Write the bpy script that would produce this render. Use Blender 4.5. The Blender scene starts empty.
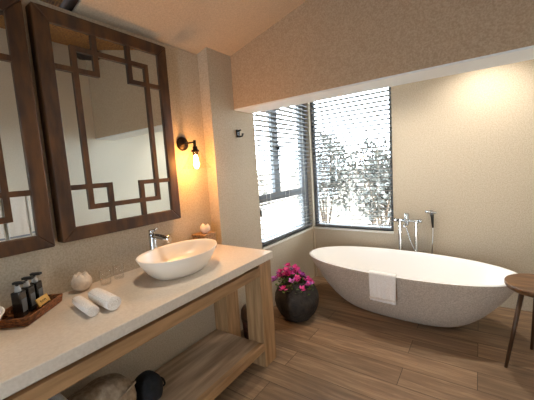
import bpy, bmesh, math, random
from mathutils import Vector, Matrix
random.seed(7)
PI = math.pi
scn = bpy.context.scene
COL = scn.collection

# ------------------------------------------------------------------ helpers
def add_box(bm, x0, x1, y0, y1, z0, z1, M=None):
    vs = [bm.verts.new((x, y, z)) for x in (x0, x1) for y in (y0, y1) for z in (z0, z1)]
    if M is not None:
        for v in vs: v.co = M @ v.co
    for f in ((0, 1, 3, 2), (4, 6, 7, 5), (0, 4, 5, 1), (2, 3, 7, 6), (0, 2, 6, 4), (1, 5, 7, 3)):
        bm.faces.new([vs[i] for i in f])

def add_rings(bm, rings, closed=True, cap0=True, cap1=True):
    rv = [[bm.verts.new(p) for p in r] for r in rings]
    n = len(rv[0])
    for a, b in zip(rv, rv[1:]):
        for i in range(n if closed else n - 1):
            j = (i + 1) % n
            f = bm.faces.new((a[i], a[j], b[j], b[i])); f.smooth = True
    if cap0: bm.faces.new(list(reversed(rv[0])))
    if cap1: bm.faces.new(rv[-1])

def add_lathe(bm, prof, cx=0, cy=0, n=32, M=None, cap0=True, cap1=True):
    rings = []
    for r, z in prof:
        ring = []
        for i in range(n):
            a = 2 * PI * i / n
            p = Vector((cx + r * math.cos(a), cy + r * math.sin(a), z))
            ring.append(M @ p if M is not None else p)
        rings.append(ring)
    add_rings(bm, rings, True, cap0, cap1)

def add_tube(bm, pts, r, n=12):
    pts = [Vector(p) for p in pts]
    rs = r if isinstance(r, (list, tuple)) else [r] * len(pts)
    rings = []
    up = None
    for i, p in enumerate(pts):
        d = (pts[min(i + 1, len(pts) - 1)] - pts[max(i - 1, 0)]).normalized()
        if up is None:
            up = Vector((0, 0, 1)) if abs(d.z) < .9 else Vector((1, 0, 0))
        s = d.cross(up).normalized(); up = s.cross(d).normalized()
        rings.append([p + rs[i] * (math.cos(2 * PI * k / n) * s + math.sin(2 * PI * k / n) * up) for k in range(n)])
    add_rings(bm, rings)

def smooth_path(pts, k=8):
    pts = [Vector(p) for p in pts]
    P = [pts[0]] + pts + [pts[-1]]
    out = []
    for i in range(1, len(P) - 2):
        for j in range(k):
            t = j / k
            a, b, c, d = P[i - 1], P[i], P[i + 1], P[i + 2]
            out.append(.5 * ((2 * b) + (c - a) * t + (2 * a - 5 * b + 4 * c - d) * t * t + (3 * b - a - 3 * c + d) * t ** 3))
    out.append(pts[-1])
    return out

def obj(name, bm, mat, parent=None, bevel=0, seg=2, loc=None, smooth=False, sub=0):
    bmesh.ops.recalc_face_normals(bm, faces=bm.faces)
    me = bpy.data.meshes.new(name)
    if smooth:
        for f in bm.faces: f.smooth = True
    bm.to_mesh(me); bm.free()
    me.materials.append(mat)
    o = bpy.data.objects.new(name, me); COL.objects.link(o)
    if parent is not None: o.parent = parent
    if loc is not None: o.location = loc
    if bevel:
        m = o.modifiers.new('bevel', 'BEVEL'); m.width = bevel; m.segments = seg; m.limit_method = 'ANGLE'; m.angle_limit = math.radians(40)
    if sub:
        m = o.modifiers.new('sub', 'SUBSURF'); m.levels = sub; m.render_levels = sub
    return o

def thing(name, label, cat, loc=(0, 0, 0), rotz=0, group=None):
    o = bpy.data.objects.new(name, None); COL.objects.link(o)
    o.empty_display_size = .05
    o.location = loc; o.rotation_euler = (0, 0, rotz)
    return tag(o, label, cat, group)

def tag(o, label, cat, group=None):
    o['label'] = label; o['category'] = cat
    if group: o['group'] = group
    return o

def struct(name, bm, mat, parent=None, bevel=0):
    o = obj(name, bm, mat, parent, bevel)
    if parent is None: o['kind'] = 'structure'
    return o

def dup(root, loc, rotz, label, group=None):
    r = root.copy(); COL.objects.link(r); r.location = loc; r.rotation_euler = (0, 0, rotz)
    r['label'] = label
    if group: r['group'] = group
    for ch in list(root.children):
        c = ch.copy(); COL.objects.link(c); c.parent = r
        for g in ch.children:
            d = g.copy(); COL.objects.link(d); d.parent = c
    return r

def B(): return bmesh.new()

# ------------------------------------------------------------------ materials
def lin(h):
    c = [int(h[i:i + 2], 16) / 255 for i in (0, 2, 4)]
    return tuple((v / 12.92 if v <= .04045 else ((v + .055) / 1.055) ** 2.4) for v in c) + (1,)

def new_mat(name):
    m = bpy.data.materials.new(name); m.use_nodes = True
    nt = m.node_tree
    return m, nt, nt.nodes['Principled BSDF']

def mat_plain(name, col, rough=.5, metal=0, **kw):
    m, nt, b = new_mat(name)
    b.inputs['Base Color'].default_value = lin(col) if isinstance(col, str) else col
    b.inputs['Roughness'].default_value = rough; b.inputs['Metallic'].default_value = metal
    for k, v in kw.items(): b.inputs[k.replace('_', ' ')].default_value = v
    return m

def mat_noise(name, c1, c2, scale=8, rough=.7, detail=6, stretch=(1, 1, 1), bump=0, bscale=60, lo=.35, hi=.65, bdist=.004, **kw):
    m, nt, b = new_mat(name)
    tc = nt.nodes.new('ShaderNodeTexCoord'); mp = nt.nodes.new('ShaderNodeMapping')
    mp.inputs['Scale'].default_value = stretch
    nt.links.new(tc.outputs['Object'], mp.inputs['Vector'])
    n = nt.nodes.new('ShaderNodeTexNoise'); n.inputs['Scale'].default_value = scale; n.inputs['Detail'].default_value = detail
    nt.links.new(mp.outputs['Vector'], n.inputs['Vector'])
    r = nt.nodes.new('ShaderNodeValToRGB')
    r.color_ramp.elements[0].position = lo; r.color_ramp.elements[1].position = hi
    r.color_ramp.elements[0].color = lin(c1); r.color_ramp.elements[1].color = lin(c2)
    nt.links.new(n.outputs['Fac'], r.inputs['Fac']); nt.links.new(r.outputs['Color'], b.inputs['Base Color'])
    b.inputs['Roughness'].default_value = rough
    for k, v in kw.items(): b.inputs[k.replace('_', ' ')].default_value = v
    if bump:
        n2 = nt.nodes.new('ShaderNodeTexNoise'); n2.inputs['Scale'].default_value = bscale; n2.inputs['Detail'].default_value = 4
        nt.links.new(mp.outputs['Vector'], n2.inputs['Vector'])
        bp = nt.nodes.new('ShaderNodeBump'); bp.inputs['Strength'].default_value = bump; bp.inputs['Distance'].default_value = bdist
        nt.links.new(n2.outputs['Fac'], bp.inputs['Height']); nt.links.new(bp.outputs['Normal'], b.inputs['Normal'])
    return m

def mat_floor():
    m, nt, b = new_mat('floor_planks')
    L = nt.links
    tc = nt.nodes.new('ShaderNodeTexCoord')
    br = nt.nodes.new('ShaderNodeTexBrick'); br.offset = .37; br.offset_frequency = 2
    br.inputs['Color1'].default_value = (0, 0, 0, 1); br.inputs['Color2'].default_value = (1, 1, 1, 1); br.inputs['Mortar'].default_value = (.5, .5, .5, 1)
    br.inputs['Scale'].default_value = 1; br.inputs['Mortar Size'].default_value = .0022; br.inputs['Mortar Smooth'].default_value = .2
    br.inputs['Brick Width'].default_value = 1.2; br.inputs['Row Height'].default_value = .2
    L.new(tc.outputs['Object'], br.inputs['Vector'])
    # every plank shifts the grain
    mp = nt.nodes.new('ShaderNodeMapping'); mp.inputs['Scale'].default_value = (1.3, 16, 1)
    L.new(tc.outputs['Object'], mp.inputs['Vector'])
    sh = nt.nodes.new('ShaderNodeVectorMath'); sh.operation = 'MULTIPLY_ADD'
    L.new(br.outputs['Color'], sh.inputs[0]); sh.inputs[1].default_value = (7, 3, 0); L.new(mp.outputs['Vector'], sh.inputs[2])
    n = nt.nodes.new('ShaderNodeTexNoise'); n.inputs['Scale'].default_value = 1.6; n.inputs['Detail'].default_value = 8; n.inputs['Roughness'].default_value = .65; n.inputs['Distortion'].default_value = .6
    L.new(sh.outputs['Vector'], n.inputs['Vector'])
    r = nt.nodes.new('ShaderNodeValToRGB'); e = r.color_ramp.elements
    e[0].position = .28; e[0].color = lin('6b5541'); e[1].position = .72; e[1].color = lin('a88d6f')
    k = e.new(.5); k.color = lin('876d55')
    L.new(n.outputs['Fac'], r.inputs['Fac'])
    hs = nt.nodes.new('ShaderNodeHueSaturation')
    mr = nt.nodes.new('ShaderNodeMapRange'); mr.inputs[3].default_value = .78; mr.inputs[4].default_value = 1.2
    sp = nt.nodes.new('ShaderNodeSeparateColor'); L.new(br.outputs['Color'], sp.inputs[0]); L.new(sp.outputs[0], mr.inputs[0])
    L.new(mr.outputs[0], hs.inputs['Value']); L.new(r.outputs['Color'], hs.inputs['Color'])
    mx = nt.nodes.new('ShaderNodeMix'); mx.data_type = 'RGBA'
    L.new(br.outputs['Fac'], mx.inputs[0]); L.new(hs.outputs['Color'], mx.inputs[6]); mx.inputs[7].default_value = lin('40301f')
    L.new(mx.outputs[2], b.inputs['Base Color'])
    b.inputs['Roughness'].default_value = .42
    bp = nt.nodes.new('ShaderNodeBump'); bp.inputs['Strength'].default_value = .25; bp.inputs['Distance'].default_value = .002
    L.new(n.outputs['Fac'], bp.inputs['Height']); L.new(bp.outputs['Normal'], b.inputs['Normal'])
    return m

def mat_glass(name, col=(1, 1, 1, 1), rough=0.0, mixt=.9):
    # thin clear glass: mostly see-through with a mirror-like coat
    m = bpy.data.materials.new(name); m.use_nodes = True
    nt = m.node_tree; nt.nodes.clear()
    o = nt.nodes.new('ShaderNodeOutputMaterial'); mix = nt.nodes.new('ShaderNodeMixShader')
    t = nt.nodes.new('ShaderNodeBsdfTransparent'); g = nt.nodes.new('ShaderNodeBsdfGlossy')
    lw = nt.nodes.new('ShaderNodeLayerWeight'); lw.inputs[0].default_value = .5
    pw = nt.nodes.new('ShaderNodeMath'); pw.operation = 'POWER'; pw.inputs[1].default_value = 4
    fr = nt.nodes.new('ShaderNodeMath'); fr.operation = 'MULTIPLY_ADD'; fr.inputs[1].default_value = .5; fr.inputs[2].default_value = .035
    nt.links.new(lw.outputs['Facing'], pw.inputs[0]); nt.links.new(pw.outputs[0], fr.inputs[0])
    t.inputs[0].default_value = col; g.inputs['Roughness'].default_value = rough
    nt.links.new(fr.outputs[0], mix.inputs[0]); nt.links.new(t.outputs[0], mix.inputs[1]); nt.links.new(g.outputs[0], mix.inputs[2])
    nt.links.new(mix.outputs[0], o.inputs[0])
    return m

def mat_emit(name, col, s):
    m = bpy.data.materials.new(name); m.use_nodes = True
    nt = m.node_tree; b = nt.nodes['Principled BSDF']
    b.inputs['Base Color'].default_value = col
    b.inputs['Emission Color'].default_value = col; b.inputs['Emission Strength'].default_value = s
    return m

PLASTER = mat_noise('plaster', 'b2a48f', 'c6b9a4', 110, .85, bump=.35, bscale=90)
PLASTER_SHADED = mat_noise('shaded_plaster', 'a88f74', 'bda68b', 110, .85, bump=.35, bscale=90)  # wall plaster darkened and browned to paint in the bulkhead's warm shade
PLASTER_CEIL = mat_noise('ceiling_plaster', 'bfae98', 'd0bfa9', 110, .85, bump=.25, bscale=90)
PLASTER_SMOOTH = mat_noise('smooth_plaster', 'd3cfc3', 'dedad0', 90, .7, bump=.1, bscale=60)
FLOOR = mat_floor()
OAK = mat_noise('oak', '8e6c49', 'b58e65', 2.2, .55, 8, (1, 1, 14), bump=.15, bscale=6)          # grain along local... long z
OAK_X = mat_noise('oak_across', '8e6c49', 'b58e65', 2.2, .55, 8, (14, 1.2, 14), bump=.15, bscale=6)
OAK_Z = mat_noise('oak_upright', '8e6c49', 'b58e65', 2.2, .55, 8, (14, 14, 1.2), bump=.15, bscale=6)
SOFFIT_LIGHT = mat_plain('soffit_light_paint', 'e6e8e8', .6)  # white standing in for window light under the bulkhead
SHELFWOOD = mat_noise('shelf_board', '927961', 'bb9f83', 2.0, .4, 8, (14, 1.2, 14), bump=.12, bscale=6)
DARKWOOD = mat_noise('dark_wood', '321d10', '583719', 2.4, .5, 8, (8, 8, 2), bump=.25, bscale=12)
WALNUT = mat_noise('walnut', '55381f', '7d5a38', 2.4, .45, 8, (2, 14, 14))
WALNUT_LEG = mat_noise('walnut_leg', '3a2616', '543820', 2.4, .45, 8, (12, 12, 1.5))
STONE = mat_noise('worktop_stone', 'd2c7b9', 'dcd2c5', 80, .45, bump=.08, bscale=120)
CERAMIC = mat_noise('basin_ceramic', 'e9e2d8', 'efe9e0', 3, .3)
TUBIN = mat_plain('tub_white', 'f6f6f5', .25)
TUBOUT = mat_noise('tub_stone', 'b9aa9a', 'd6c9bb', 90, .8, bump=.5, bscale=140, bdist=.003)
CHROME = mat_plain('chrome', 'c8ccd0', .12, 1)
BRASSDK = mat_plain('dark_bronze', '2c231d', .45, .8)
BLACK = mat_plain('black_plastic', '121212', .4)
SMOKE = mat_plain('smoked_bottle', '26292c', .15, 0, Coat_Weight=.6)
SILVERLAB = mat_plain('grey_label', '5f6468', .6)
WHITEPL = mat_plain('white_cap', 'c9cdd0', .35)
MIRROR = mat_plain('mirror_silver', 'e6eae6', .015, 1)
TOWEL = mat_noise('towel_cloth', 'e8e4e0', 'f8f6f4', 160, .95, bump=.6, bscale=260, bdist=.004)
BANDM = mat_plain('grey_blue_band', '8f97a6', .9)
TOWELDK = mat_noise('towel_rough', 'd6cdc3', 'eae3da', 160, .95, bump=.6, bscale=260, bdist=.004)
GLASS = mat_glass('clear_glass')
SHADEGL = mat_glass('shade_glass', (1, .97, .92, 1), .02)
PANE = mat_glass('window_glass', (.97, .99, 1, 1))
FRAME = mat_plain('window_metal', '5c6064', .45, .1)
SLAT = mat_noise('blind_slat', '5a5856', '686664', 6, .5, stretch=(1, 1, 1))
CORDM = mat_plain('blind_cord', 'd8d4cc', .8)
POT = mat_noise('pot_clay', '14110f', '39322c', 14, .7, bump=.8, bscale=40, bdist=.01)
LEAF = mat_noise('leaf_green', '3c5a24', '6d8b3e', 20, .5)
PETAL = mat_noise('petal_magenta', 'd42088', 'f065b4', 18, .6)
PETAL2 = mat_noise('petal_violet', 'b848c0', 'e090dc', 18, .6)
STEM = mat_plain('stem_brown', '4a3a22', .7)
RATTAN = mat_noise('rattan', '4c2814', 'a06434', 60, .55, stretch=(1, 1, 3), bump=.8, bscale=120, bdist=.004)
BASKET = mat_noise('tissue_weave', '7a5a3c', 'b08a60', 70, .7, bump=.9, bscale=110, bdist=.004)
TISSUE = mat_plain('tissue_paper', 'f2e2d2', .9)
CARD = mat_noise('gold_card', 'c9a252', 'd8b868', 20, .6)
INK = mat_plain('card_ink', '5a4420', .8)
THATCH = mat_noise('thatch_straw', '6a4520', 'c88a42', 3, .9, 8, (2, 40, 40), bump=1, bscale=8, bdist=.02)
POLE = mat_noise('pole_wood', '22140b', '3c2616', 5, .8, 6, (1, 1, 1), bump=.6, bscale=20, bdist=.01)
BALLM = mat_noise('ball_ceramic', 'cdbfaf', 'e3d6c6', 40, .6, bump=.4, bscale=80)
SACK = mat_noise('brown_cloth', '8c7862', 'b09b84', 40, .95, bump=.6, bscale=120)
BLKCLOTH = mat_noise('black_cloth', '0e0e10', '1c1c1f', 40, .9, bump=.5, bscale=80)
BINM = mat_noise('bin_brown', '3a1c12', '5a3020', 40, .6)
BULB = mat_emit('bulb_glow', (1, .62, .25, 1), 40)
DOWNL = mat_emit('downlight_glow', (1, .85, .62, 1), 30)
GARDEN_LEAF = mat_noise('garden_leaf', '3c3e3c', '62645f', 6, .7)
BARK = mat_noise('garden_bark', '4a3e34', '6a5c4e', 8, .9)
GROUND = mat_noise('garden_ground', '7a7064', '968b7e', 3, .95)
GWALL = mat_noise('garden_wall_plaster', '8a8278', '9c948a', 3, .9)

# ------------------------------------------------------------------ room dimensions
XL, XS, XR = -1.93, -1.82, .60        # left wall, alcove's left wall, right wall
YF, YC, YB0, YB1, YW = -1.9, 1.868, 2.16, 2.43, 3.61
ZL = 2.042                              # underside of the bulkhead
SL = .262
def zc(x): return 2.47 + SL * (x - XL)   # sloping ceiling

bm = B(); add_box(bm, -2.15, .75, YF - .2, 3.80, -.12, 0); struct('floor', bm, FLOOR)

bm = B(); add_box(bm, XL - .2, XL, YF, YC + .1, 0, 2.46)
struct('wall_left', bm, PLASTER)
bm = B(); add_box(bm, XL - .001, -1.80, -.6, YC, 0, .814)          # boxed-out plinth behind the vanity
struct('trim_1', bm, PLASTER)

W1 = (2.447, 3.585, .685, 2.42)       # y0,y1,z0,z1
W2 = (-1.795, -.80, .685, 2.42)       # x0,x1,z0,z1
WT = .15
bm = B()
add_box(bm, XS - WT, XS, YC, W1[0], 0, 3.4)
add_box(bm, XS - WT, XS, W1[0], W1[1], 0, W1[2])
add_box(bm, XS - WT, XS, W1[0], W1[1], W1[3], 2.7)
struct('wall_alcove', bm, PLASTER)
bm = B()
add_box(bm, XS - WT, W2[0], W1[1], YW + WT, 0, 2.7)                 # corner post
add_box(bm, W2[0], W2[1], YW, YW + WT, 0, W2[2])
add_box(bm, W2[0], W2[1], YW, YW + WT, W2[3], 2.7)
add_box(bm, W2[1], XR + .15, YW, YW + WT, 0, 2.7)
struct('wall_back', bm, PLASTER)
bm = B(); add_box(bm, XR, XR + .15, YF, YW, 0, 3.3); struct('wall_right', bm, PLASTER_SMOOTH)  # whiter than the other walls to paint in direct window light
# front wall, behind the camera, with a wide glazed opening
DO = (-.55, .05, 0.0, 2.1)
bm = B()
add_box(bm, XL - .2, DO[0], YF - .15, YF, 0, 3.45)
add_box(bm, DO[1], XR + .15, YF - .15, YF, 0, 3.45)
add_box(bm, DO[0], DO[1], YF - .15, YF, DO[3], 3.45)
struct('wall_front', bm, PLASTER)
bm = B()
for a, b_ in ((DO[0], DO[0] + .05), (-.275, -.225), (DO[1] - .05, DO[1])): add_box(bm, a, b_, YF - .1, YF - .05, 0, DO[3])
add_box(bm, DO[0], DO[1], YF - .1, YF - .05, DO[3] - .05, DO[3])
dr = struct('door_1', bm, FRAME)
bm = B(); add_box(bm, DO[0] + .05, -.275, YF - .08, YF - .074, 0, DO[3] - .05); add_box(bm, -.225, DO[1] - .05, YF - .08, YF - .074, 0, DO[3] - .05)
obj('pane', bm, PANE, dr)

# bulkhead
bm = B(); add_box(bm, XS - .05, XR, YB0, YB1, ZL, 3.4); struct('wall_bulkhead', bm, PLASTER_SHADED)
bm = B(); add_box(bm, XS, XR, YB0 + .003, YB1 - .003, ZL - .012, ZL); struct('soffit_light_board', bm, SOFFIT_LIGHT)  # added board, its white paints daylight onto the underside
# alcove ceiling
bm = B(); add_box(bm, XS - WT, XR + .15, YB1 - .01, YW + WT, 2.52, 2.7); struct('ceiling_alcove', bm, PLASTER_SMOOTH)
# sloping plaster ceiling over the vanity
def slab(x0, x1, y0, y1, dz0, dz1):
    bm = B()
    v = [bm.verts.new((x, y, zc(x) + d)) for d in (dz0, dz1) for x, y in ((x0, y0), (x1, y0), (x1, y1), (x0, y1))]
    for f in ((3, 2, 1, 0), (4, 5, 6, 7), (0, 1, 5, 4), (1, 2, 6, 5), (2, 3, 7, 6), (3, 0, 4, 7)): bm.faces.new([v[i] for i in f])
    return bm
struct('ceiling', slab(XL - .15, -1.0, .93, YB0 + .02, 0, .09), PLASTER_CEIL)
# thatched roof over the rest
struct('ceiling_thatch', slab(XL - .3, XR + .3, YF - .2, YB0 + .02, .075, .2), THATCH)
def pole(name, pts, r):
    bm = B(); add_tube(bm, pts, r, 14); o = obj(name, bm, POLE); o['kind'] = 'structure'; return o
pole('roof_beam', [(XL - .1, .905, zc(XL - .1) + .03), (XR + .1, .905, zc(XR + .1) + .03)], .028)
pole('roof_beam', [(XL - .1, -.5, zc(XL - .1) + .015), (XR + .1, -.5, zc(XR + .1) + .015)], .055)
pole('roof_beam', [(.22, 2.09, zc(.22) + .0), (XR + .05, 2.09, zc(XR + .05) + .0)], .065)

# ------------------------------------------------------------------ windows and blinds
def window(name, axis, bars, panes, handles):
    """axis 'x': in the alcove's left wall (u = y); 'y': in the back wall (u = x)."""
    def bx(bm, u0, u1, d0, d1, z0, z1):
        if axis == 'x': add_box(bm, XS - d1, XS - d0, u0, u1, z0, z1)
        else: add_box(bm, u0, u1, YW + d0, YW + d1, z0, z1)
    bm = B()
    for u0, u1, z0, z1 in bars: bx(bm, u0, u1, .03, .075, z0, z1)
    w = struct(name, bm, FRAME, bevel=.003)
    for u0, u1, z0, z1 in panes:
        bm = B(); bx(bm, u0, u1, .05, .056, z0, z1); obj('pane', bm, PANE, w)
    for u, z, L in handles:
        bm = B(); bx(bm, u - .012, u + .012, .015, .03, z - .03, z + .03); bx(bm, u - .008, u + .008, .003, .015, z - L, z + .01)
        obj('handle', bm, BLACK, w, .003)
    return w
y0, y1, z0, z1 = W1
window('window_1', 'x',
       [(y0, y0 + .04, z0, z1), (y1 - .155, y1, z0, z1), (y0 + .04, y1 - .155, z0, z0 + .06), (y0 + .04, y1 - .155, 1.14, 1.215), (y0 + .04, y1 - .155, z1 - .05, z1),
        (2.80, 2.915, 1.215, z1 - .05)],
       [(y0 + .04, 2.80, 1.215, z1 - .05), (2.915, y1 - .155, 1.215, z1 - .05), (y0 + .04, y1 - .155, z0 + .06, 1.14)],
       [(2.90, 1.72, .14), (y0 + .03, 1.05, .05)])
x0, x1, z0, z1 = W2
window('window_2', 'y',
       [(x0, x0 + .05, z0, z1), (x1 - .035, x1, z0, z1), (x0 + .05, x1 - .035, z0, z0 + .04), (x0 + .05, x1 - .035, z1 - .05, z1)],
       [(x0 + .05, x1 - .035, z0 + .04, z1 - .05)], [])
bm = B(); add_box(bm, XS - .02, XS + .012, W1[0], YW, .66, .685); struct('trim_2', bm, PLASTER_SMOOTH)
bm = B(); add_box(bm, XS + .012, W2[1], YW - .012, YW + .02, .66, .685); struct('trim_3', bm, PLASTER_SMOOTH)

def blind(label, axis, u0, u1, zb, zt):
    o = thing('venetian_blind', label, 'blind', (XS, (u0 + u1) / 2, zb) if axis == 'x' else ((u0 + u1) / 2, YW, zb), 0, None)
    cx = o.location.copy()
    def bx(bm, a0, a1, d0, d1, q0, q1):
        if axis == 'x': add_box(bm, XS + d0 - cx.x, XS + d1 - cx.x, a0 - cx.y, a1 - cx.y, q0 - cx.z, q1 - cx.z)
        else: add_box(bm, a0 - cx.x, a1 - cx.x, YW - d1 - cx.y, YW - d0 - cx.y, q0 - cx.z, q1 - cx.z)
    bm = B(); n = int((zt - zb - .06) / .05)
    for i in range(n):
        z = zb + .045 + i * .05
        # each slat is tilted a little: its room side sits higher
        k0 = len(bm.verts); bx(bm, u0, u1, -.025, .025, z, z + .008)
        bm.verts.ensure_lookup_table()
        for v in bm.verts[k0:]:
            dep = (v.co.x + cx.x - XS) if axis == 'x' else (YW - v.co.y - cx.y)
            v.co.z += dep * .14
    obj('slats', bm, SLAT, o)
    bm = B(); bx(bm, u0, u1, -.026, .024, zb + .0, zb + .018); obj('bottom_rail', bm, SLAT, o, .003)
    bm = B(); bx(bm, u0, u1, -.028, .028, zt - .05, zt); obj('head_rail', bm, SLAT, o, .003)
    for k in (.15, .5, .85):
        u = u0 + (u1 - u0) * k
        bm = B(); bx(bm, u - .0015, u + .0015, .0245, .026, zb + .01, zt - .04); bx(bm, u - .0015, u + .0015, -.0275, -.026, zb + .01, zt - .04)
        obj('cord', bm, CORDM, o)
    return o
blind('pale venetian blind of the narrower left window, beside the robe hook', 'x', W1[0] + .008, W1[1] - .03, .725, 2.415)
blind('pale venetian blind of the wide window above the bathtub', 'y', W2[0] + .03, W2[1] - .008, .705, 2.415)

# ------------------------------------------------------------------ mirrors
MW, MH = .805, 1.243
XM = -1.852                             # front of the frames
def make_mirror(label):
    t = thing('wall_mirror', label, 'mirror', (XL, 0, 1.161))
    d = XM - XL
    fw = .075
    def prism(bm, poly, xa, xb):
        a = [bm.verts.new((xa, y, z)) for y, z in poly]; b_ = [bm.verts.new((xb, y, z)) for y, z in poly]
        bm.faces.new(a); bm.faces.new(b_)
        for i in range(len(poly)):
            j = (i + 1) % len(poly); bm.faces.new((a[i], a[j], b_[j], b_[i]))
    o4 = [(0, 0), (MW, 0), (MW, MH), (0, MH)]; i4 = [(fw, fw), (MW - fw, fw), (MW - fw, MH - fw), (fw, MH - fw)]
    bm = B()
    for k in range(4):
        j = (k + 1) % 4
        prism(bm, [o4[k], o4[j], i4[j], i4[k]], .0, d)
    obj('frame', bm, DARKWOOD, t, .006)
    bm = B(); add_box(bm, .004, d - .014, fw - .004, MW - fw + .004, fw - .004, MH - fw + .004); obj('mirror_glass', bm, MIRROR, t)
    bm = B(); w = .014; a, c = .176, .296; xa, xb = d - .0135, d - .001
    def bar(y0, y1, z0, z1): add_box(bm, xa, xb, y0, y1, z0, z1)
    for y in (a, MW - a): bar(y - w, y + w, a - w, MH - a + w)
    for z in (a, MH - a): bar(a + w, MW - a - w, z - w, z + w)
    for s in (0, 1):
        for q in (0, 1):
            z = c if q == 0 else MH - c; y = c if s == 0 else MW - c
            # bracket: horizontal from the frame, then vertical to the frame
            ya, yb = (fw, c + w) if s == 0 else (MW - c - w, MW - fw)
            bar(ya, yb, z - w, z + w)
            za, zb = (fw, z - w) if q == 0 else (z + w, MH - fw)
            bar(y - w, y + w, za, zb)
    obj('lattice', bm, DARKWOOD, t)
    return t
m2 = make_mirror('large dark wood framed mirror with lattice corners, beside the glowing wall sconce'); m2.location.y = .685
dup(m2, (XL, .685 - .037 - MW, 1.153), 0, 'dark wood framed lattice mirror cut by the left edge, reflecting white towels')

# ------------------------------------------------------------------ vanity
YV0, YV1 = -.60, 1.85
vt = t = thing('vanity_table', 'oak vanity table with thick square legs and a low shelf under the stone worktop', 'vanity', (-1.55, (YV0 + YV1) / 2, 0))
O = t.location.copy()
def vbox(name, x0, x1, y0, y1, z0, z1, mat, bev=.004):
    bm = B(); add_box(bm, x0 - O.x, x1 - O.x, y0 - O.y, y1 - O.y, z0, z1); return obj(name, bm, mat, t, bev)
for ya in (1.70, YV0 + .02):
    vbox('leg', -1.45, -1.30, ya, ya + .15, 0, .80, OAK_Z)
    vbox('leg', -1.795, -1.65, ya, ya + .15, 0, .80, OAK_Z)
vbox('front_rail', -1.335, -1.301, YV0 + .17, 1.70, .714, .783, OAK_X)
vbox('back_rail', -1.795, -1.76, YV0 + .17, 1.70, .715, .80, OAK_X)
vbox('end_rail', -1.65, -1.45, 1.80, 1.84, .715, .80, OAK)
sh = vbox('shelf', -1.79, -1.345, YV0 + .05, 1.699, .155, .19, SHELFWOOD)
bm = B(); add_box(bm, -1.345 - O.x, -1.303 - O.x, YV0 + .17 - O.y, 1.699 - O.y, .135, .195); obj('shelf_edge', bm, OAK_X, sh, .004)
t.rotation_euler.z = math.radians(1.3); t.location.x += .018
# subframe that carries the slab, coloured dark to paint the gap's shadow
vbox('top_frame', -1.76, -1.40, YV0 + .05, 1.82, .79, .8145, DARKWOOD, 0)
bm = B(); add_box(bm, XL + .001, -1.27, YV0, YC - .012, .815, .87)
for v in bm.verts:
    if v.co.x > -1.3: v.co.x = -1.226 if v.co.y < 0 else -1.286
tag(obj('worktop', bm, STONE, None, .004), 'long pale stone worktop slab lying on the oak vanity', 'worktop')

# ------------------------------------------------------------------ basins
def make_basin(label, loc, rz):
    t = thing('vessel_basin', label, 'basin', loc, rz, )
    A, Bq, H = .205, .292, .137
    def ring(s, z, lift=0):
        return [Vector((A * s * math.cos(2 * PI * i / 64), Bq * s * math.sin(2 * PI * i / 64), z + lift * (math.sin(2 * PI * i / 64)) ** 2)) for i in range(64)]
    rings = []
    outer = [(.56, 0), (.62, .004), (.70, .02), (.79, .045), (.88, .08), (.95, .112), (.985, .13), (1, H - .002)]
    for s, z in outer: rings.append(ring(s, z, .004 * (z / H) ** 2))
    for s, z in [(.992, H + .002), (.965, H), (.94, H - .01), (.90, .105), (.83, .075), (.72, .048), (.55, .03), (.3, .022), (.1, .02)]: rings.append(ring(s, z, .004 * (z / H) ** 2))
    bm = B(); add_rings(bm, rings); obj('bowl', bm, CERAMIC, t)
    bm = B(); add_lathe(bm, [(.026, .0205), (.026, .026), (.02, .028), (.0, .028)][:3], n=24); obj('drain', bm, CHROME, t)
    return t
b1 = make_basin('white oval vessel basin under the tap, standing on the worktop in full view', (-1.585, 1.235, .8705), .12)
dup(b1, (-1.56, .045, .8705), .0, 'white vessel basin beside the rattan tray, cut by the left edge of the photo')

# tap
t = thing('basin_tap', 'chrome lever mixer tap standing behind the white oval basin', 'tap', (-1.835, 1.215, .8705))
bm = B(); add_lathe(bm, [(.032, 0), (.032, .006), (.026, .012), (.024, .02), (.024, .225), (.021, .232)], n=28); obj('body', bm, CHROME, t)
bm = B(); add_tube(bm, [(.0, 0, .212), (.06, 0, .217), (.13, 0, .214), (.19, 0, .206)], [.02, .018, .017, .016], 16); add_lathe(bm, [(.011, .185), (.011, .206)], .178, 0, 16); obj('spout', bm, CHROME, t)
bm = B(); add_lathe(bm, [(.022, .232), (.022, .25), (.018, .258)], n=24); add_tube(bm, [(-.005, 0, .25), (.03, .0, .258), (.06, .0, .268)], [.009, .008, .006], 10); obj('lever', bm, CHROME, t)

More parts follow.
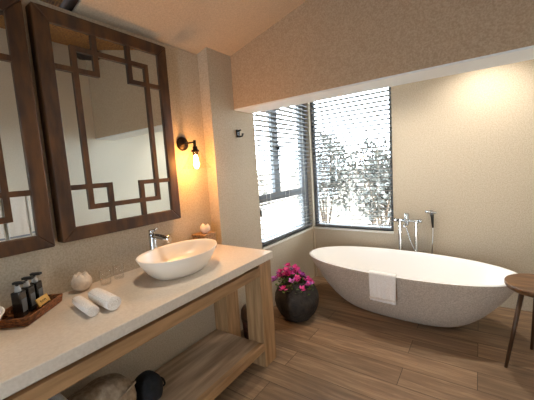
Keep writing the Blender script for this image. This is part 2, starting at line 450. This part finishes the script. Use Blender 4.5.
# ------------------------------------------------------------------ tray and toiletries
ang = math.radians(40)
t = thing('rattan_tray', 'brown woven rattan tray holding three dark bottles', 'tray', (-1.775, .468, .8705), 0)
ex = Vector((-math.sin(ang), math.cos(ang), 0)); ey = Vector((-math.cos(ang), -math.sin(ang), 0))
R = Matrix(((ex.x, ey.x, 0), (ex.y, ey.y, 0), (0, 0, 1))).to_4x4()
LX, LY = .125, .08
bm = B(); add_box(bm, -LX, LX, -LY, LY, 0, .006, R); obj('base', bm, RATTAN, t)
bm = B()
def loop(z, g):
    return [R @ Vector(p) for p in ((-LX - g, -LY - g, z), (LX + g, -LY - g, z), (LX + g, LY + g, z), (-LX - g, LY + g, z))]
for k in range(5):
    c = loop(.008 + k * .0075, .002 + k * .0012)
    for i in range(4): add_tube(bm, [c[i], c[(i + 1) % 4]], .0048, 8)
obj('woven_rim', bm, RATTAN, t)
def bottle(label, u, v, h):
    p = R @ Vector((u, v, 0))
    t_ = thing('toiletry_bottle', label, 'bottle', (-1.775 + p.x, .468 + p.y, .8775), ang + PI / 2, 'toiletry bottles in the rattan tray')
    bm = B(); add_box(bm, -.0215, .0215, -.0215, .0215, 0, h); obj('body', bm, SMOKE, t_, .006, 3)
    bm = B(); add_box(bm, -.016, .016, -.0223, -.0217, h * .2, h * .7); obj('label_sticker', bm, SILVERLAB, t_)
    bm = B(); add_lathe(bm, [(.013, h), (.013, h + .012), (.010, h + .014), (.010, h + .026)], n=20); obj('collar', bm, WHITEPL, t_)
    bm = B(); add_lathe(bm, [(.006, h + .02), (.006, h + .034)], n=12); add_box(bm, -.012, .012, -.034, .014, h + .034, h + .046); obj('pump_head', bm, BLACK, t_, .003)
bottle('dark pump bottle nearest the left basin in the rattan tray', -.028, .010, .122)
bottle('dark pump bottle in the middle of the three in the tray', .036, .012, .122)
bottle('dark pump bottle farthest right in the tray, nearest the white ball', .098, .014, .122)
# card
p = R @ Vector((.055, -.058, 0))
t = thing('amenity_card', 'small gold printed card leaning inside the rattan tray', 'card', (-1.775 + p.x, .468 + p.y, .8775), math.atan2(ex.y, ex.x))
T = Matrix.Rotation(math.radians(-22), 4, 'X')
bm = B(); add_box(bm, -.042, .042, 0, .006, .02, .062, T); obj('card_face', bm, CARD, t, .001)
bm = B()
x = -.024
for k, hh in enumerate((.010, .006, .008, .006, .009, .006)):
    add_box(bm, x, x + .0045, -.0008, .0004, .038, .038 + hh, T); x += .0075
add_box(bm, -.026, .022, -.0008, .0004, .034, .0352, T)
obj('lettering', bm, INK, t)
bm = B(); add_box(bm, -.03, .03, .002, .02, 0.0, .022); obj('stand', bm, BLACK, t, .002)

# white pierced ball
t = thing('ceramic_ball_vase', 'off-white round ceramic pot with a lobed open top against the wall', 'vase', (-1.855, .752, .8705))
bm = B()
rings = []
for k in range(15):
    a = -PI / 2 + .42 + (PI - .42 - .55) * k / 14
    ring = []
    for i in range(48):
        th = 2 * PI * i / 48
        lob = 1 + .05 * abs(math.sin(th * 2.5)) * (1 if a > .2 else .4)
        ring.append(Vector((.052 * math.cos(a) * math.cos(th) * lob, .052 * math.cos(a) * math.sin(th) * lob, .047 + .050 * math.sin(a) + (.012 * abs(math.sin(th * 2.5)) if a > .75 else 0))))
    rings.append(ring)
inner = [[Vector((v.x * .8, v.y * .8, v.z - .006)) for v in rings[-1]], [Vector((v.x * .85, v.y * .85, .03)) for v in rings[-1]]]
add_rings(bm, rings + inner); obj('body', bm, BALLM, t)

# rolled face towels
def roll(label, a, b_, r, name='rolled_towel'):
    a, b_ = Vector(a), Vector(b_); c = (a + b_) / 2
    t_ = thing(name, label, 'towel', (c.x, c.y, c.z - r), 0, 'rolled face towels on the worktop')
    d = (b_ - a).normalized(); L = (b_ - a).length; s = d.cross(Vector((0, 0, 1))).normalized(); u = s.cross(d)
    base = Vector((c.x, c.y, c.z - r))
    bm = B(); n = 28; rings = []
    for q, rr in ((0, .93), (.02, .98), (.12, 1.0), (.5, 1.02), (.88, 1.0), (.98, .98), (1, .93)):
        ring = []
        for i in range(n):
            th = 2 * PI * i / n
            k = r * rr * (1 + .03 * math.sin(3 * th + 5 * q))
            if math.sin(th) < -.6: k *= .97
            ring.append(a + d * (L * q) + s * (k * math.cos(th)) + u * (k * math.sin(th)) - base)
        rings.append(ring)
    add_rings(bm, rings); obj('rolled_cloth', bm, TOWEL, t_)
    for e, sg in ((a, -1), (b_, 1)):
        bm = B(); pts = []
        for i in range(40):
            th = i * .42; k = r * .78 * (1 - i / 46)
            pts.append(e + d * (.001 * sg) + s * (k * math.cos(th)) + u * (k * math.sin(th)) - base)
        add_tube(bm, pts, .0028, 6)
        obj('spiral_end', bm, TOWEL, t_)
    bm = B()   # loose outer flap edge
    add_tube(bm, [a + d * .004 + s * (r * .82) + u * (r * .62) - base, b_ - d * .004 + s * (r * .82) + u * (r * .62) - base], .0035, 6)
    obj('flap_edge', bm, TOWEL, t_)
    return t_
roll('rolled white face towel lying flat on the worktop, lower of the two', (-1.655, .640, .8965), (-1.445, .618, .8965), .026)
roll('rolled white face towel resting across the other, upper of the two', (-1.625, .712, .9065), (-1.415, .700, .9065), .035)

# drinking glasses
def tumbler(label, loc):
    t_ = thing('drinking_glass', label, 'glass', loc, 0, 'glasses by the wall')
    bm = B(); add_lathe(bm, [(.028, 0), (.033, .09), (.0318, .0905), (.0268, .006)], n=32); obj('tumbler', bm, GLASS, t_)
    return t_
tumbler('clear drinking glass by the wall, nearer the white ball pot', (-1.822, .868, .8705))
tumbler('clear drinking glass by the wall, nearer the oval basin', (-1.85, .965, .8705))

# tissue box
t = thing('tissue_box', 'woven brown tissue box with a tissue pulled up, in the corner behind the basin', 'tissue box', (-1.842, 1.69, .8705), math.radians(4))
bm = B(); add_box(bm, -.068, .068, -.065, .065, 0, .122); obj('box', bm, BASKET, t, .006)
bm = B(); add_box(bm, -.071, .071, -.068, .068, .117, .132); obj('lid', bm, BASKET, t, .004)
bm = B()
rings = []
for k in range(9):
    q = k / 8; ring = []
    for i in range(20):
        th = 2 * PI * i / 20
        rr = (.012 + .030 * math.sin(q * 2.75)) * (1 + .30 * math.sin(3 * th + q * 3))
        ring.append(Vector((.01 + .02 * q + rr * math.cos(th), .6 * rr * math.sin(th), .127 + .075 * q + .012 * math.sin(2 * th + 1) * q)))
    rings.append(ring)
add_rings(bm, rings); obj('tissue', bm, TISSUE, t)

# ------------------------------------------------------------------ wall sconce
t = thing('wall_sconce', 'dark bronze wall sconce with a glowing bulb and clear glass shade beside the mirror', 'wall lamp', (XL, 1.625, 1.728))
RX = Matrix.Rotation(PI / 2, 4, 'Y')
bm = B(); add_lathe(bm, [(.054, 0), (.054, .012), (.046, .02), (.018, .024), (.012, .034)], n=32, M=RX); obj('backplate', bm, BRASSDK, t)
bm = B(); add_tube(bm, [(.02, 0, 0), (.145, 0, 0)], .007, 12); add_tube(bm, [(.145, 0, .014), (.145, 0, -.03)], .011, 12); obj('arm', bm, BRASSDK, t)
bm = B(); add_lathe(bm, [(.012, -.03), (.018, -.036), (.018, -.055), (.030, -.06), (.030, -.072), (.021, -.076), (.021, -.098)], .145, 0, 24); obj('socket', bm, BRASSDK, t)
bm = B(); add_lathe(bm, [(.034, -.066), (.04, -.08), (.075, -.15), (.105, -.195), (.107, -.2)], .145, 0, 36, cap0=False, cap1=False); obj('glass_shade', bm, SHADEGL, t)
bm = B(); add_lathe(bm, [(.010, -.0985), (.013, -.11), (.019, -.15), (.021, -.17), (.016, -.19), (.006, -.2)], .145, 0, 24); bulb = obj('bulb', bm, BULB, t)

# robe hook
t = thing('robe_hook', 'small black double robe hook on the plaster wall left of the window', 'hook', (XS - .002, 2.185, 1.825))
bm = B(); add_box(bm, 0, .012, -.022, .022, -.035, .035); obj('plate', bm, BLACK, t, .003)
bm = B(); add_tube(bm, [(.008, .0, -.02), (.03, 0, -.028), (.055, 0, -.026), (.06, 0, -.010)], .008, 10); add_lathe(bm, [(.011, -.014), (.011, -.004)], .06, 0, 12); obj('lower_hook', bm, BLACK, t)
bm = B(); add_tube(bm, [(.008, .0, .02), (.03, 0, .026), (.04, 0, .03)], .008, 10); obj('upper_hook', bm, BLACK, t)

# ------------------------------------------------------------------ bathtub
TC = Vector((-.645, 3.02, 0)); TA, TB, TH, TR = .932, .415, .525, -.075
t = thing('bathtub', 'freestanding oval bathtub, rough stone-grey outside and white inside', 'bathtub', TC, TR)
NR = 120
def sring(a, b_, z, n=2.2, lift=0):
    out = []
    for i in range(NR):
        c, s = math.cos(2 * PI * i / NR), math.sin(2 * PI * i / NR)
        out.append(Vector((a * math.copysign(abs(c) ** (2 / n), c), b_ * math.copysign(abs(s) ** (2 / n), s), z)))
    return out
rings = []
for k in range(22):
    q = k / 21; z = TH * q * .985
    sa = .40 + .60 * (q ** .50); sb = .28 + .72 * (q ** .66)
    if k == 0: rings.append(sring(TA * .37, TB * .25, 0))
    rings.append(sring(TA * sa, TB * sb, z + (.004 if k == 0 else 0)))
rings.append(sring(TA * 1.0, TB * 1.0, TH - .004))
bm = B(); add_rings(bm, rings, cap1=False); obj('shell', bm, TUBOUT, t)
rings = [sring(TA * 1.0, TB * 1.0, TH - .004), sring(TA - .003, TB - .003, TH), sring(TA - .022, TB - .022, TH), sring(TA - .027, TB - .027, TH - .005)]
for k in range(1, 14):
    q = 1 - k / 13
    sa = .50 + .50 * (q ** .50); sb = .45 + .55 * (q ** .55)
    rings.append(sring((TA - .027) * sa, (TB - .027) * sb, .09 + (TH - .095) * q))
rings += [sring(TA * .3, TB * .25, .085), sring(TA * .05, TB * .06, .082)]
bm = B(); add_rings(bm, rings, cap0=False); obj('basin_liner', bm, TUBIN, t)
bm = B(); add_lathe(bm, [(.035, .083), (.035, .088), (.028, .09)], .0, 0, 24); obj('drain', bm, CHROME, t)

# hand towel over the tub rim
t = thing('hand_towel', 'white hand towel draped over the near rim of the bathtub', 'towel', (-.676, 2.598, TH + .002))
prof = [(.040, -.075), (.034, -.03), (.030, .000), (.022, .007), (.008, .0085), (-.004, .006), (-.009, -.006), (-.0105, -.06), (-.012, -.14), (-.012, -.235)]
prof = smooth_path([Vector((0, a, b_)) for a, b_ in prof], 4)
bm = B(); WD = .225; NX = 26; TK = .009
rows = []
for side in (0, 1):
    for p_i, p in enumerate(prof):
        d = (prof[min(p_i + 1, len(prof) - 1)] - prof[max(p_i - 1, 0)]).normalized(); nn = Vector((0, d.z, -d.y))
        row = []
        for i in range(NX):
            u = i / (NX - 1) - .5
            depth = max(0, -p.z) if p.y < 0 else 0
            w = .006 * math.sin(u * 17 + 1) * min(1, depth / .1)
            wx = WD * (1 - .05 * min(1, depth / .2))
            yy = p.y - abs(w) * 1.0
            q = Vector((u * wx + .012 * depth, yy - .032 * u * 2 * 0, p.z + .02 * 0)) - nn * (TK * side) * (-1 if True else 1)
            ang_ = -.075
            row.append(Vector((q.x, q.y + math.tan(ang_) * q.x, q.z)))
        rows.append(row)
n1 = len(prof)
V = [[bm.verts.new(q) for q in r] for r in rows]
for a in range(n1 - 1):
    for i in range(NX - 1):
        bm.faces.new((V[a][i], V[a][i + 1], V[a + 1][i + 1], V[a + 1][i]))
        bm.faces.new((V[n1 + a][i], V[n1 + a + 1][i], V[n1 + a + 1][i + 1], V[n1 + a][i + 1]))
for a in range(n1 - 1):
    for i in (0, NX - 1): bm.faces.new((V[a][i], V[a + 1][i], V[n1 + a + 1][i], V[n1 + a][i]))
for i in range(NX - 1):
    for a in (0, n1 - 1): bm.faces.new((V[a][i], V[a][i + 1], V[n1 + a][i + 1], V[n1 + a][i]))
obj('cloth', bm, TOWEL, t, smooth=True)
bm = B(); add_box(bm, -.104, .110, -.0385, -.034, -.21, -.195)
obj('woven_band', bm, TOWELDK, t)

# floor-standing tub filler
t = thing('tub_filler', 'chrome floor-standing bath tap on two pipes behind the bathtub', 'tap', (-.635, 3.525, 0))
for x in (-.08, .08):
    bm = B(); add_lathe(bm, [(.032, 0), (.032, .008), (.017, .014), (.017, .83)], x, 0, 20); obj('standpipe', bm, CHROME, t)
bm = B(); add_tube(bm, [(-.115, 0, .835), (.115, 0, .835)], .016, 16); obj('crossbar', bm, CHROME, t)
for x in (-.125, .125):
    bm = B(); add_tube(bm, [(x - .014, 0, .835), (x + .014, 0, .835)], .021, 16); obj('valve_knob', bm, CHROME, t)
bm = B(); add_lathe(bm, [(.022, .79), (.026, .80), (.026, .90), (.02, .915)], -.012, 0, 20); obj('mixer_body', bm, CHROME, t)
bm = B(); add_tube(bm, [(-.012, 0, .815), (-.012, -.07, .815), (-.012, -.13, .805), (-.012, -.14, .785)], .013, 12); obj('spout', bm, CHROME, t)
bm = B(); add_tube(bm, smooth_path([(-.012, -.01, .79), (-.008, -.025, .75), (.03, -.035, .62), (.075, -.035, .50), (.085, -.035, .40), (.06, -.03, .34)]), .007, 10); obj('hose', bm, CHROME, t)

t = thing('hand_shower', 'chrome and black hand shower hanging on a wall bracket right of the bath tap', 'shower', (-.42, YW, .92))
bm = B(); add_lathe(bm, [(.026, 0), (.026, .008), (.014, .012), (.014, .04)], M=Matrix.Rotation(PI / 2, 4, 'X'), n=20); add_tube(bm, [(-.05, -.042, .012), (.055, -.042, .0)], .014, 14); obj('bracket', bm, CHROME, t)
bm = B(); add_tube(bm, [(.012, -.048, -.012), (.016, -.05, -.06), (.02, -.045, -.155)], [.018, .014, .010], 14); obj('handset', bm, BLACK, t)
bm = B(); add_tube(bm, smooth_path([(.02, -.045, -.155), (.02, -.04, -.22), (.012, -.035, -.36), (.014, -.03, -.47), (.05, -.028, -.55), (.09, -.025, -.50)]), .007, 10); obj('hose', bm, CHROME, t)

# ------------------------------------------------------------------ side table at the right
TX, TY = .356, 2.67
t = thing('side_table', 'small round walnut side table beside the right end of the bathtub', 'table', (TX, TY, 0))
bm = B(); add_lathe(bm, [(.165, .553), (.196, .562), (.206, .578), (.206, .596), (.202, .601)], n=48); obj('tabletop', bm, WALNUT, t)
for a0 in (211, 95, 333):
    a = math.radians(a0); c, s = math.cos(a), math.sin(a)
    bm = B(); add_tube(bm, [(.225 * c, .225 * s, 0), (.13 * c, .13 * s, .556)], [.010, .016], 14); obj('leg', bm, WALNUT_LEG, t)

# ------------------------------------------------------------------ flower pot
PX, PY = -1.475, 2.50
t = thing('flower_pot', 'round dark clay pot of pink and violet flowers on the floor beside the vanity leg', 'plant', (PX, PY, 0))
bm = B(); add_lathe(bm, [(.095, 0), (.125, .012), (.175, .07), (.208, .14), (.218, .20), (.210, .26), (.185, .315), (.15, .355), (.125, .375), (.118, .39), (.112, .39), (.112, .37), (.13, .34), (.13, .30)], n=56); obj('pot', bm, POT, t)
bm = B(); add_lathe(bm, [(.128, .30), (.128, .335)], n=32); obj('soil', bm, BINM, t)
stems = B(); leaves = B(); heads = []
rnd = random.Random(3)
for k in range(42):
    a = rnd.uniform(0, 2 * PI); rr = math.sqrt(rnd.random()) * .2
    hx, hy = rr * math.cos(a) - .02, rr * math.sin(a) - .055; hz = .335 + .20 * (1 - (rr / .21) ** 2) * rnd.uniform(.55, 1.0) + rnd.uniform(-.02, .02)
    add_tube(stems, smooth_path([(hx * .3, hy * .3, .33), (hx * .7, hy * .7, (hz + .36) / 2 + .02), (hx, hy, hz)], 4), .0025, 6)
    heads.append((hx, hy, hz))
    for q in range(6):
        c = Vector((hx * rnd.uniform(.5, 1.1), hy * rnd.uniform(.5, 1.1), hz - rnd.uniform(.0, .08)))
        d = Vector((rnd.uniform(-1, 1), rnd.uniform(-1, 1), rnd.uniform(-.3, .6))).normalized(); s = d.cross(Vector((0, 0, 1))).normalized() * .012
        L = rnd.uniform(.03, .05)
        v = [leaves.verts.new(p_) for p_ in (c, c + d * L * .5 + s, c + d * L + Vector((0, 0, -.006)), c + d * L * .5 - s)]
        leaves.faces.new(v)
obj('stems', stems, STEM, t)
lv = obj('foliage', leaves, LEAF, t)
for k, (hx, hy, hz) in enumerate(heads):
    bm = B()
    for q in range(9):
        th = 2 * PI * q / 9 * 1.7 + rnd.random(); el = rnd.uniform(-.1, 1.1)
        d = Vector((math.cos(th) * math.cos(el), math.sin(th) * math.cos(el), math.sin(el)))
        s = d.cross(Vector((0, 0, 1))).normalized(); u = s.cross(d)
        c = Vector((hx, hy, hz)) + d * .006; L = rnd.uniform(.030, .043); w = L * .42
        ps = [c, c + d * L * .45 + s * w + u * .003, c + d * L * .85 + s * w * .6 + u * .007, c + d * L + u * .004, c + d * L * .85 - s * w * .6 + u * .007, c + d * L * .45 - s * w + u * .003]
        m_ = c + d * L * .5 - u * .003
        vc = bm.verts.new(m_); vs = [bm.verts.new(p_) for p_ in ps]
        for i in range(6): bm.faces.new((vc, vs[i], vs[(i + 1) % 6]))
    obj('blossom', bm, PETAL2 if k % 4 == 0 else PETAL, t, smooth=True)

# ------------------------------------------------------------------ things on the low shelf
t = thing('laundry_sack', 'beige-brown cloth sack lying rolled on the low vanity shelf', 'bag', (-1.60, .62, .1955))
bm = B(); rings = []
for k in range(16):
    q = k / 15; r = .13 * (1 - (abs(q - .45) / .62) ** 4) * (1 + .03 * math.sin(q * 14)) + .02
    rings.append([Vector((r * .95 * math.cos(2 * PI * i / 32) * (1 + .03 * math.sin(3 * 2 * PI * i / 32 + q * 5)), -.11 + .31 * q, max(.0, .12 + r * .92 * math.sin(2 * PI * i / 32) + .008 * math.sin(5 * 2 * PI * i / 32 + 3 * q)))) for i in range(32)])
add_rings(bm, rings); obj('cloth_body', bm, SACK, t)
bm = B(); add_tube(bm, smooth_path([(.03, .2, .17), (.09, .18, .20), (.12, .05, .19), (.11, -.03, .2)]), .006, 8); obj('drawstring', bm, SACK, t)
t = thing('black_pouch', 'black cloth pouch on the low shelf at the end of the brown sack', 'bag', (-1.57, .90, .1955))
bm = B(); rings = []
for k in range(14):
    q = k / 13; r = .078 * (1 - (abs(q - .5) / .56) ** 3.0) + .012
    rings.append([Vector((r * math.cos(2 * PI * i / 28) * (1 + .06 * math.sin(4 * 2 * PI * i / 28 + q * 6)), -.065 + .15 * q, max(0, .078 + 1.0 * r * math.sin(2 * PI * i / 28) * (1 + .05 * math.sin(3 * 2 * PI * i / 28))))) for i in range(28)])
add_rings(bm, rings); obj('pouch_body', bm, BLKCLOTH, t)
bm = B(); add_tube(bm, smooth_path([(.03, .03, .14), (.05, .07, .12), (.055, .085, .08), (.03, .09, .05)]), .006, 8); obj('drawcord', bm, BLKCLOTH, t)
t = thing('folded_towels', 'white folded towel on the low shelf at the bottom edge of the photo', 'towel', (-1.60, .39, .1955))
bm = B()
for k in range(7): add_box(bm, -.15, .15, -.09, .09, k * .052, k * .052 + .051)
obj('folded_cloth', bm, TOWEL, t, .018, 3)

# waste bin seen between the legs
t = thing('waste_bin', 'small dark brown bin on the floor glimpsed between the vanity legs', 'bin', (-1.66, 2.02, 0))
bm = B(); add_lathe(bm, [(.075, 0), (.09, .01), (.10, .17), (.094, .17), (.085, .02)], n=32); obj('bucket', bm, BINM, t)
bm = B(); add_lathe(bm, [(.103, .17), (.104, .19), (.10, .25), (.085, .275), (.03, .285)], n=32); obj('lid', bm, DARKWOOD, t)

# ------------------------------------------------------------------ towels on the right wall (seen in the mirror)
TWY = 1.20
t = thing('towel_rail', 'chrome towel rail on the right wall, seen in the left mirror', 'rail', (XR, TWY, 1.36))
bm = B(); add_tube(bm, [(-.07, -.50, 0), (-.07, .24, 0)], .009, 12); obj('bar', bm, CHROME, t)
for y in (-.48, .22):
    bm = B(); add_tube(bm, [(0, y, 0), (-.07, y, 0)], .008, 12); add_lathe(bm, [(.022, 0), (.022, .008)], M=Matrix.Translation((0, y, 0)) @ Matrix.Rotation(-PI / 2, 4, 'Y'), n=20); obj('bracket', bm, CHROME, t)
def hang(label, y, w, L):
    t_ = thing('bath_towel', label, 'towel', (XR - .07, y, 1.36), 0, 'bath towels on the rail')
    bm = B(); pr = smooth_path([(.022, 0, -L * .8), (.02, 0, -.05), (.014, 0, .008), (0, 0, .0165), (-.014, 0, .008), (-.02, 0, -.05), (-.026, 0, -L)], 4)
    rows = []
    for sd in (0, 1):
        for i_, p in enumerate(pr):
            d = (pr[min(i_ + 1, len(pr) - 1)] - pr[max(i_ - 1, 0)]).normalized(); nn = Vector((d.z, 0, -d.x))
            rows.append([bm.verts.new(Vector((p.x, (k / 11 - .5) * w, p.z)) + nn * (.0055 * (1 if sd else -.4)) + Vector((-.004 * math.sin(k * 1.3) * min(1, max(0, -p.z) * 5) * (1 if p.x < 0 else 0), 0, 0))) for k in range(12)])
    n_ = len(pr)
    for a in range(n_ - 1):
        for k in range(11):
            bm.faces.new((rows[a][k], rows[a][k + 1], rows[a + 1][k + 1], rows[a + 1][k])); bm.faces.new((rows[n_ + a][k], rows[n_ + a + 1][k], rows[n_ + a + 1][k + 1], rows[n_ + a][k + 1]))
        for k in (0, 11): bm.faces.new((rows[a][k], rows[a + 1][k], rows[n_ + a + 1][k], rows[n_ + a][k]))
    for k in range(11):
        for a in (0, n_ - 1): bm.faces.new((rows[a][k], rows[a][k + 1], rows[n_ + a][k + 1], rows[n_ + a][k]))
    obj('cloth', bm, TOWEL, t_, smooth=True)
    bm = B(); add_box(bm, -.0365, -.0315, -w / 2 + .004, w / 2 - .004, -L + .04, -L + .058); obj('woven_band', bm, BANDM, t_)
hang('wide white bath towel on the rail, reflected in the lower corner of the left mirror', 1.15, .19, .50)
hang('narrow white towel at the rail end, right of the wide towel in the left mirror', 1.30, .075, .48)
hang('white bath towel reflected at the very left edge of the photo', .92, .20, .50)

# ------------------------------------------------------------------ ceiling light in the alcove
ALC = ((.05, 3.15, 'recessed warm spotlight in the alcove ceiling near the right wall'), (-.80, 2.95, 'added unseen fill spotlight in the alcove ceiling above the middle of the bathtub'))  # second spotlight is added fill for the alcove, hidden by the bulkhead
for ax, ay, lab in ALC:
    t = thing('ceiling_spotlight', lab, 'ceiling light', (ax, ay, 2.52))
    bm = B(); add_lathe(bm, [(.05, 0), (.05, -.006), (.04, -.006), (.04, 0)], n=32); obj('trim_ring', bm, WHITEPL, t)
    bm = B(); add_lathe(bm, [(.038, -.002), (.038, -.004)], n=32); obj('lens', bm, DOWNL, t)
for k, (vx, vy, lab) in enumerate(((-1.30, 1.10, 'small ceiling spotlight in the sloping plaster above the oval basin'),)):
    t = thing('ceiling_spotlight', lab, 'ceiling light', (vx, vy, zc(vx)))
    t.rotation_euler = (0, -math.atan(SL), 0)
    bm = B(); add_lathe(bm, [(.05, 0), (.05, -.006), (.04, -.006), (.04, 0)], n=32); obj('trim_ring', bm, WHITEPL, t)
    bm = B(); add_lathe(bm, [(.038, -.002), (.038, -.004)], n=32); obj('lens', bm, DOWNL, t)
# ------------------------------------------------------------------ garden outside
bm = B(); add_box(bm, -12, 8, 3.85, 14, -.4, -.15); add_box(bm, -12, -2.2, -6, 3.85, -.4, -.15); struct('garden_ground', bm, GROUND)
bm = B(); add_box(bm, -9, 5, 9.0, 9.2, -.2, 1.3); add_box(bm, -7.2, -7.0, -4, 9.0, -.2, 1.3); struct('garden_wall', bm, GWALL)
def shrub(label, x, y, w, h, n, seed, size=.11):
    r_ = random.Random(seed)
    t_ = thing('garden_shrub', label, 'shrub', (x, y, -.15), 0, 'shrubs outside the windows')
    bs = B()
    for k in range(7):
        a = r_.uniform(0, 2 * PI); 
        add_tube(bs, smooth_path([(0, 0, 0), (w * .25 * math.cos(a), w * .25 * math.sin(a), h * .4), (w * .7 * math.cos(a + .3), w * .7 * math.sin(a + .3), h * r_.uniform(.7, .95))], 5), [.03 - .024 * i / 10 for i in range(11)], 7)
    obj('branches', bs, BARK, t_)
    bl = B()
    for k in range(n):
        th = r_.uniform(0, 2 * PI); q = r_.random() ** .6; ph = r_.uniform(-.9, 1.4)
        c = Vector((w * q * math.cos(th) * math.cos(ph), w * q * math.sin(th) * math.cos(ph), h * .58 + h * .42 * q * math.sin(ph)))
        d = Vector((r_.uniform(-1, 1), r_.uniform(-1, 1), r_.uniform(-1, 1))).normalized(); e = d.cross(Vector((r_.random(), r_.random(), 1))).normalized()
        L = size * r_.uniform(.6, 1.3); ww = L * .3
        bl.faces.new([bl.verts.new(p_) for p_ in (c, c + d * L * .5 + e * ww, c + d * L, c + d * L * .5 - e * ww)])
    obj('foliage', bl, GARDEN_LEAF, t_)
shrub('bushy shrub outside, left part of the view above the bathtub', -2.7, 6.0, .68, 2.35, 3200, 1)
shrub('sparse shrub outside, middle of the view above the bathtub', -2.15, 7.6, .85, 2.2, 1700, 2)
shrub('sparse shrub outside, right part of the view above the bathtub', -1.35, 5.4, .5, 1.8, 1100, 3)
shrub('shrub seen through the narrower left window', -4.6, 5.2, .9, 1.8, 1200, 4)

# ------------------------------------------------------------------ light
w = bpy.data.worlds.new('World'); scn.world = w; w.use_nodes = True
bg = w.node_tree.nodes['Background']
bg.inputs['Color'].default_value = (.82, .92, 1.0, 1); bg.inputs['Strength'].default_value = 14.0

def lamp(name, kind, loc, energy, col, **kw):
    l = bpy.data.lights.new(name, kind); l.energy = energy; l.color = col
    for k, v in kw.items(): setattr(l, k, v)
    o = bpy.data.objects.new(name, l); COL.objects.link(o); o.location = loc
    return o
def portal(name, loc, rot, sx, sy):
    o = lamp(name, 'AREA', loc, 1, (1, 1, 1), shape='RECTANGLE', size=sx, size_y=sy)
    o.rotation_euler = rot
    o.data.cycles.is_portal = True
portal('daylight_portal', (XS - .2, 3.02, 1.55), (0, -PI / 2, 0), 1.74, 1.14)
portal('daylight_portal', (-1.3, YW + .2, 1.55), (-PI / 2, 0, 0), 1.0, 1.74)
portal('daylight_portal', (-.25, YF - .2, 1.05), (PI / 2, 0, 0), .6, 2.1)
lamp('sconce_light', 'POINT', (XL + .145, 1.625, 1.728 - .165), 17, (1, .40, .07), shadow_soft_size=.03)
sun = lamp('sun', 'SUN', (3, -4, 9), 12, (1, .95, .88), angle=math.radians(.53))
sun.rotation_euler = (math.radians(25), math.radians(25), 0)
for (ax, ay, lab), en, tilt in zip(ALC, (44, 40), (15, 0)):
    sp = lamp('spotlight_light', 'SPOT', (ax, ay, 2.505), en, (1, .92, .82), spot_size=math.radians(125), spot_blend=.9, shadow_soft_size=.04)
    sp.rotation_euler = (math.radians(tilt), 0, 0)
s2 = lamp('spotlight_light', 'SPOT', (-1.30, 1.10, zc(-1.30) - .02), 34, (1, .83, .64), spot_size=math.radians(120), spot_blend=.9, shadow_soft_size=.04)
s2.rotation_euler = (math.radians(-14), math.radians(-14), 0)
# ------------------------------------------------------------------ camera
yaw, pit, rol = -0.613734860, -0.105721652, -0.0632677425
F = Vector((math.sin(yaw) * math.cos(pit), math.cos(yaw) * math.cos(pit), math.sin(pit)))
R0 = Vector((math.cos(yaw), -math.sin(yaw), 0)); U0 = R0.cross(F)
Rr = math.cos(rol) * R0 + math.sin(rol) * U0; Uu = -math.sin(rol) * R0 + math.cos(rol) * U0
cd = bpy.data.cameras.new('camera'); cam = bpy.data.objects.new('camera', cd); COL.objects.link(cam)
cam.matrix_world = Matrix(((Rr.x, Uu.x, -F.x, 0), (Rr.y, Uu.y, -F.y, 0), (Rr.z, Uu.z, -F.z, 1.5), (0, 0, 0, 1)))
cd.sensor_fit = 'HORIZONTAL'; cd.sensor_width = 36; cd.lens = 304.129 / 534 * 36; cd.clip_start = .02
scn.camera = cam
vs = scn.view_settings
vs.view_transform = 'Standard'; vs.look = 'None'; vs.gamma = 1; vs.exposure = 0.7; vs.use_curve_mapping = False
cy = scn.cycles
cy.use_denoising = True; cy.max_bounces = 16; cy.diffuse_bounces = 8; cy.glossy_bounces = 6; cy.transparent_max_bounces = 24; cy.transmission_bounces = 8
cy.sample_clamp_indirect = 8; cy.caustics_reflective = False; cy.caustics_refractive = False
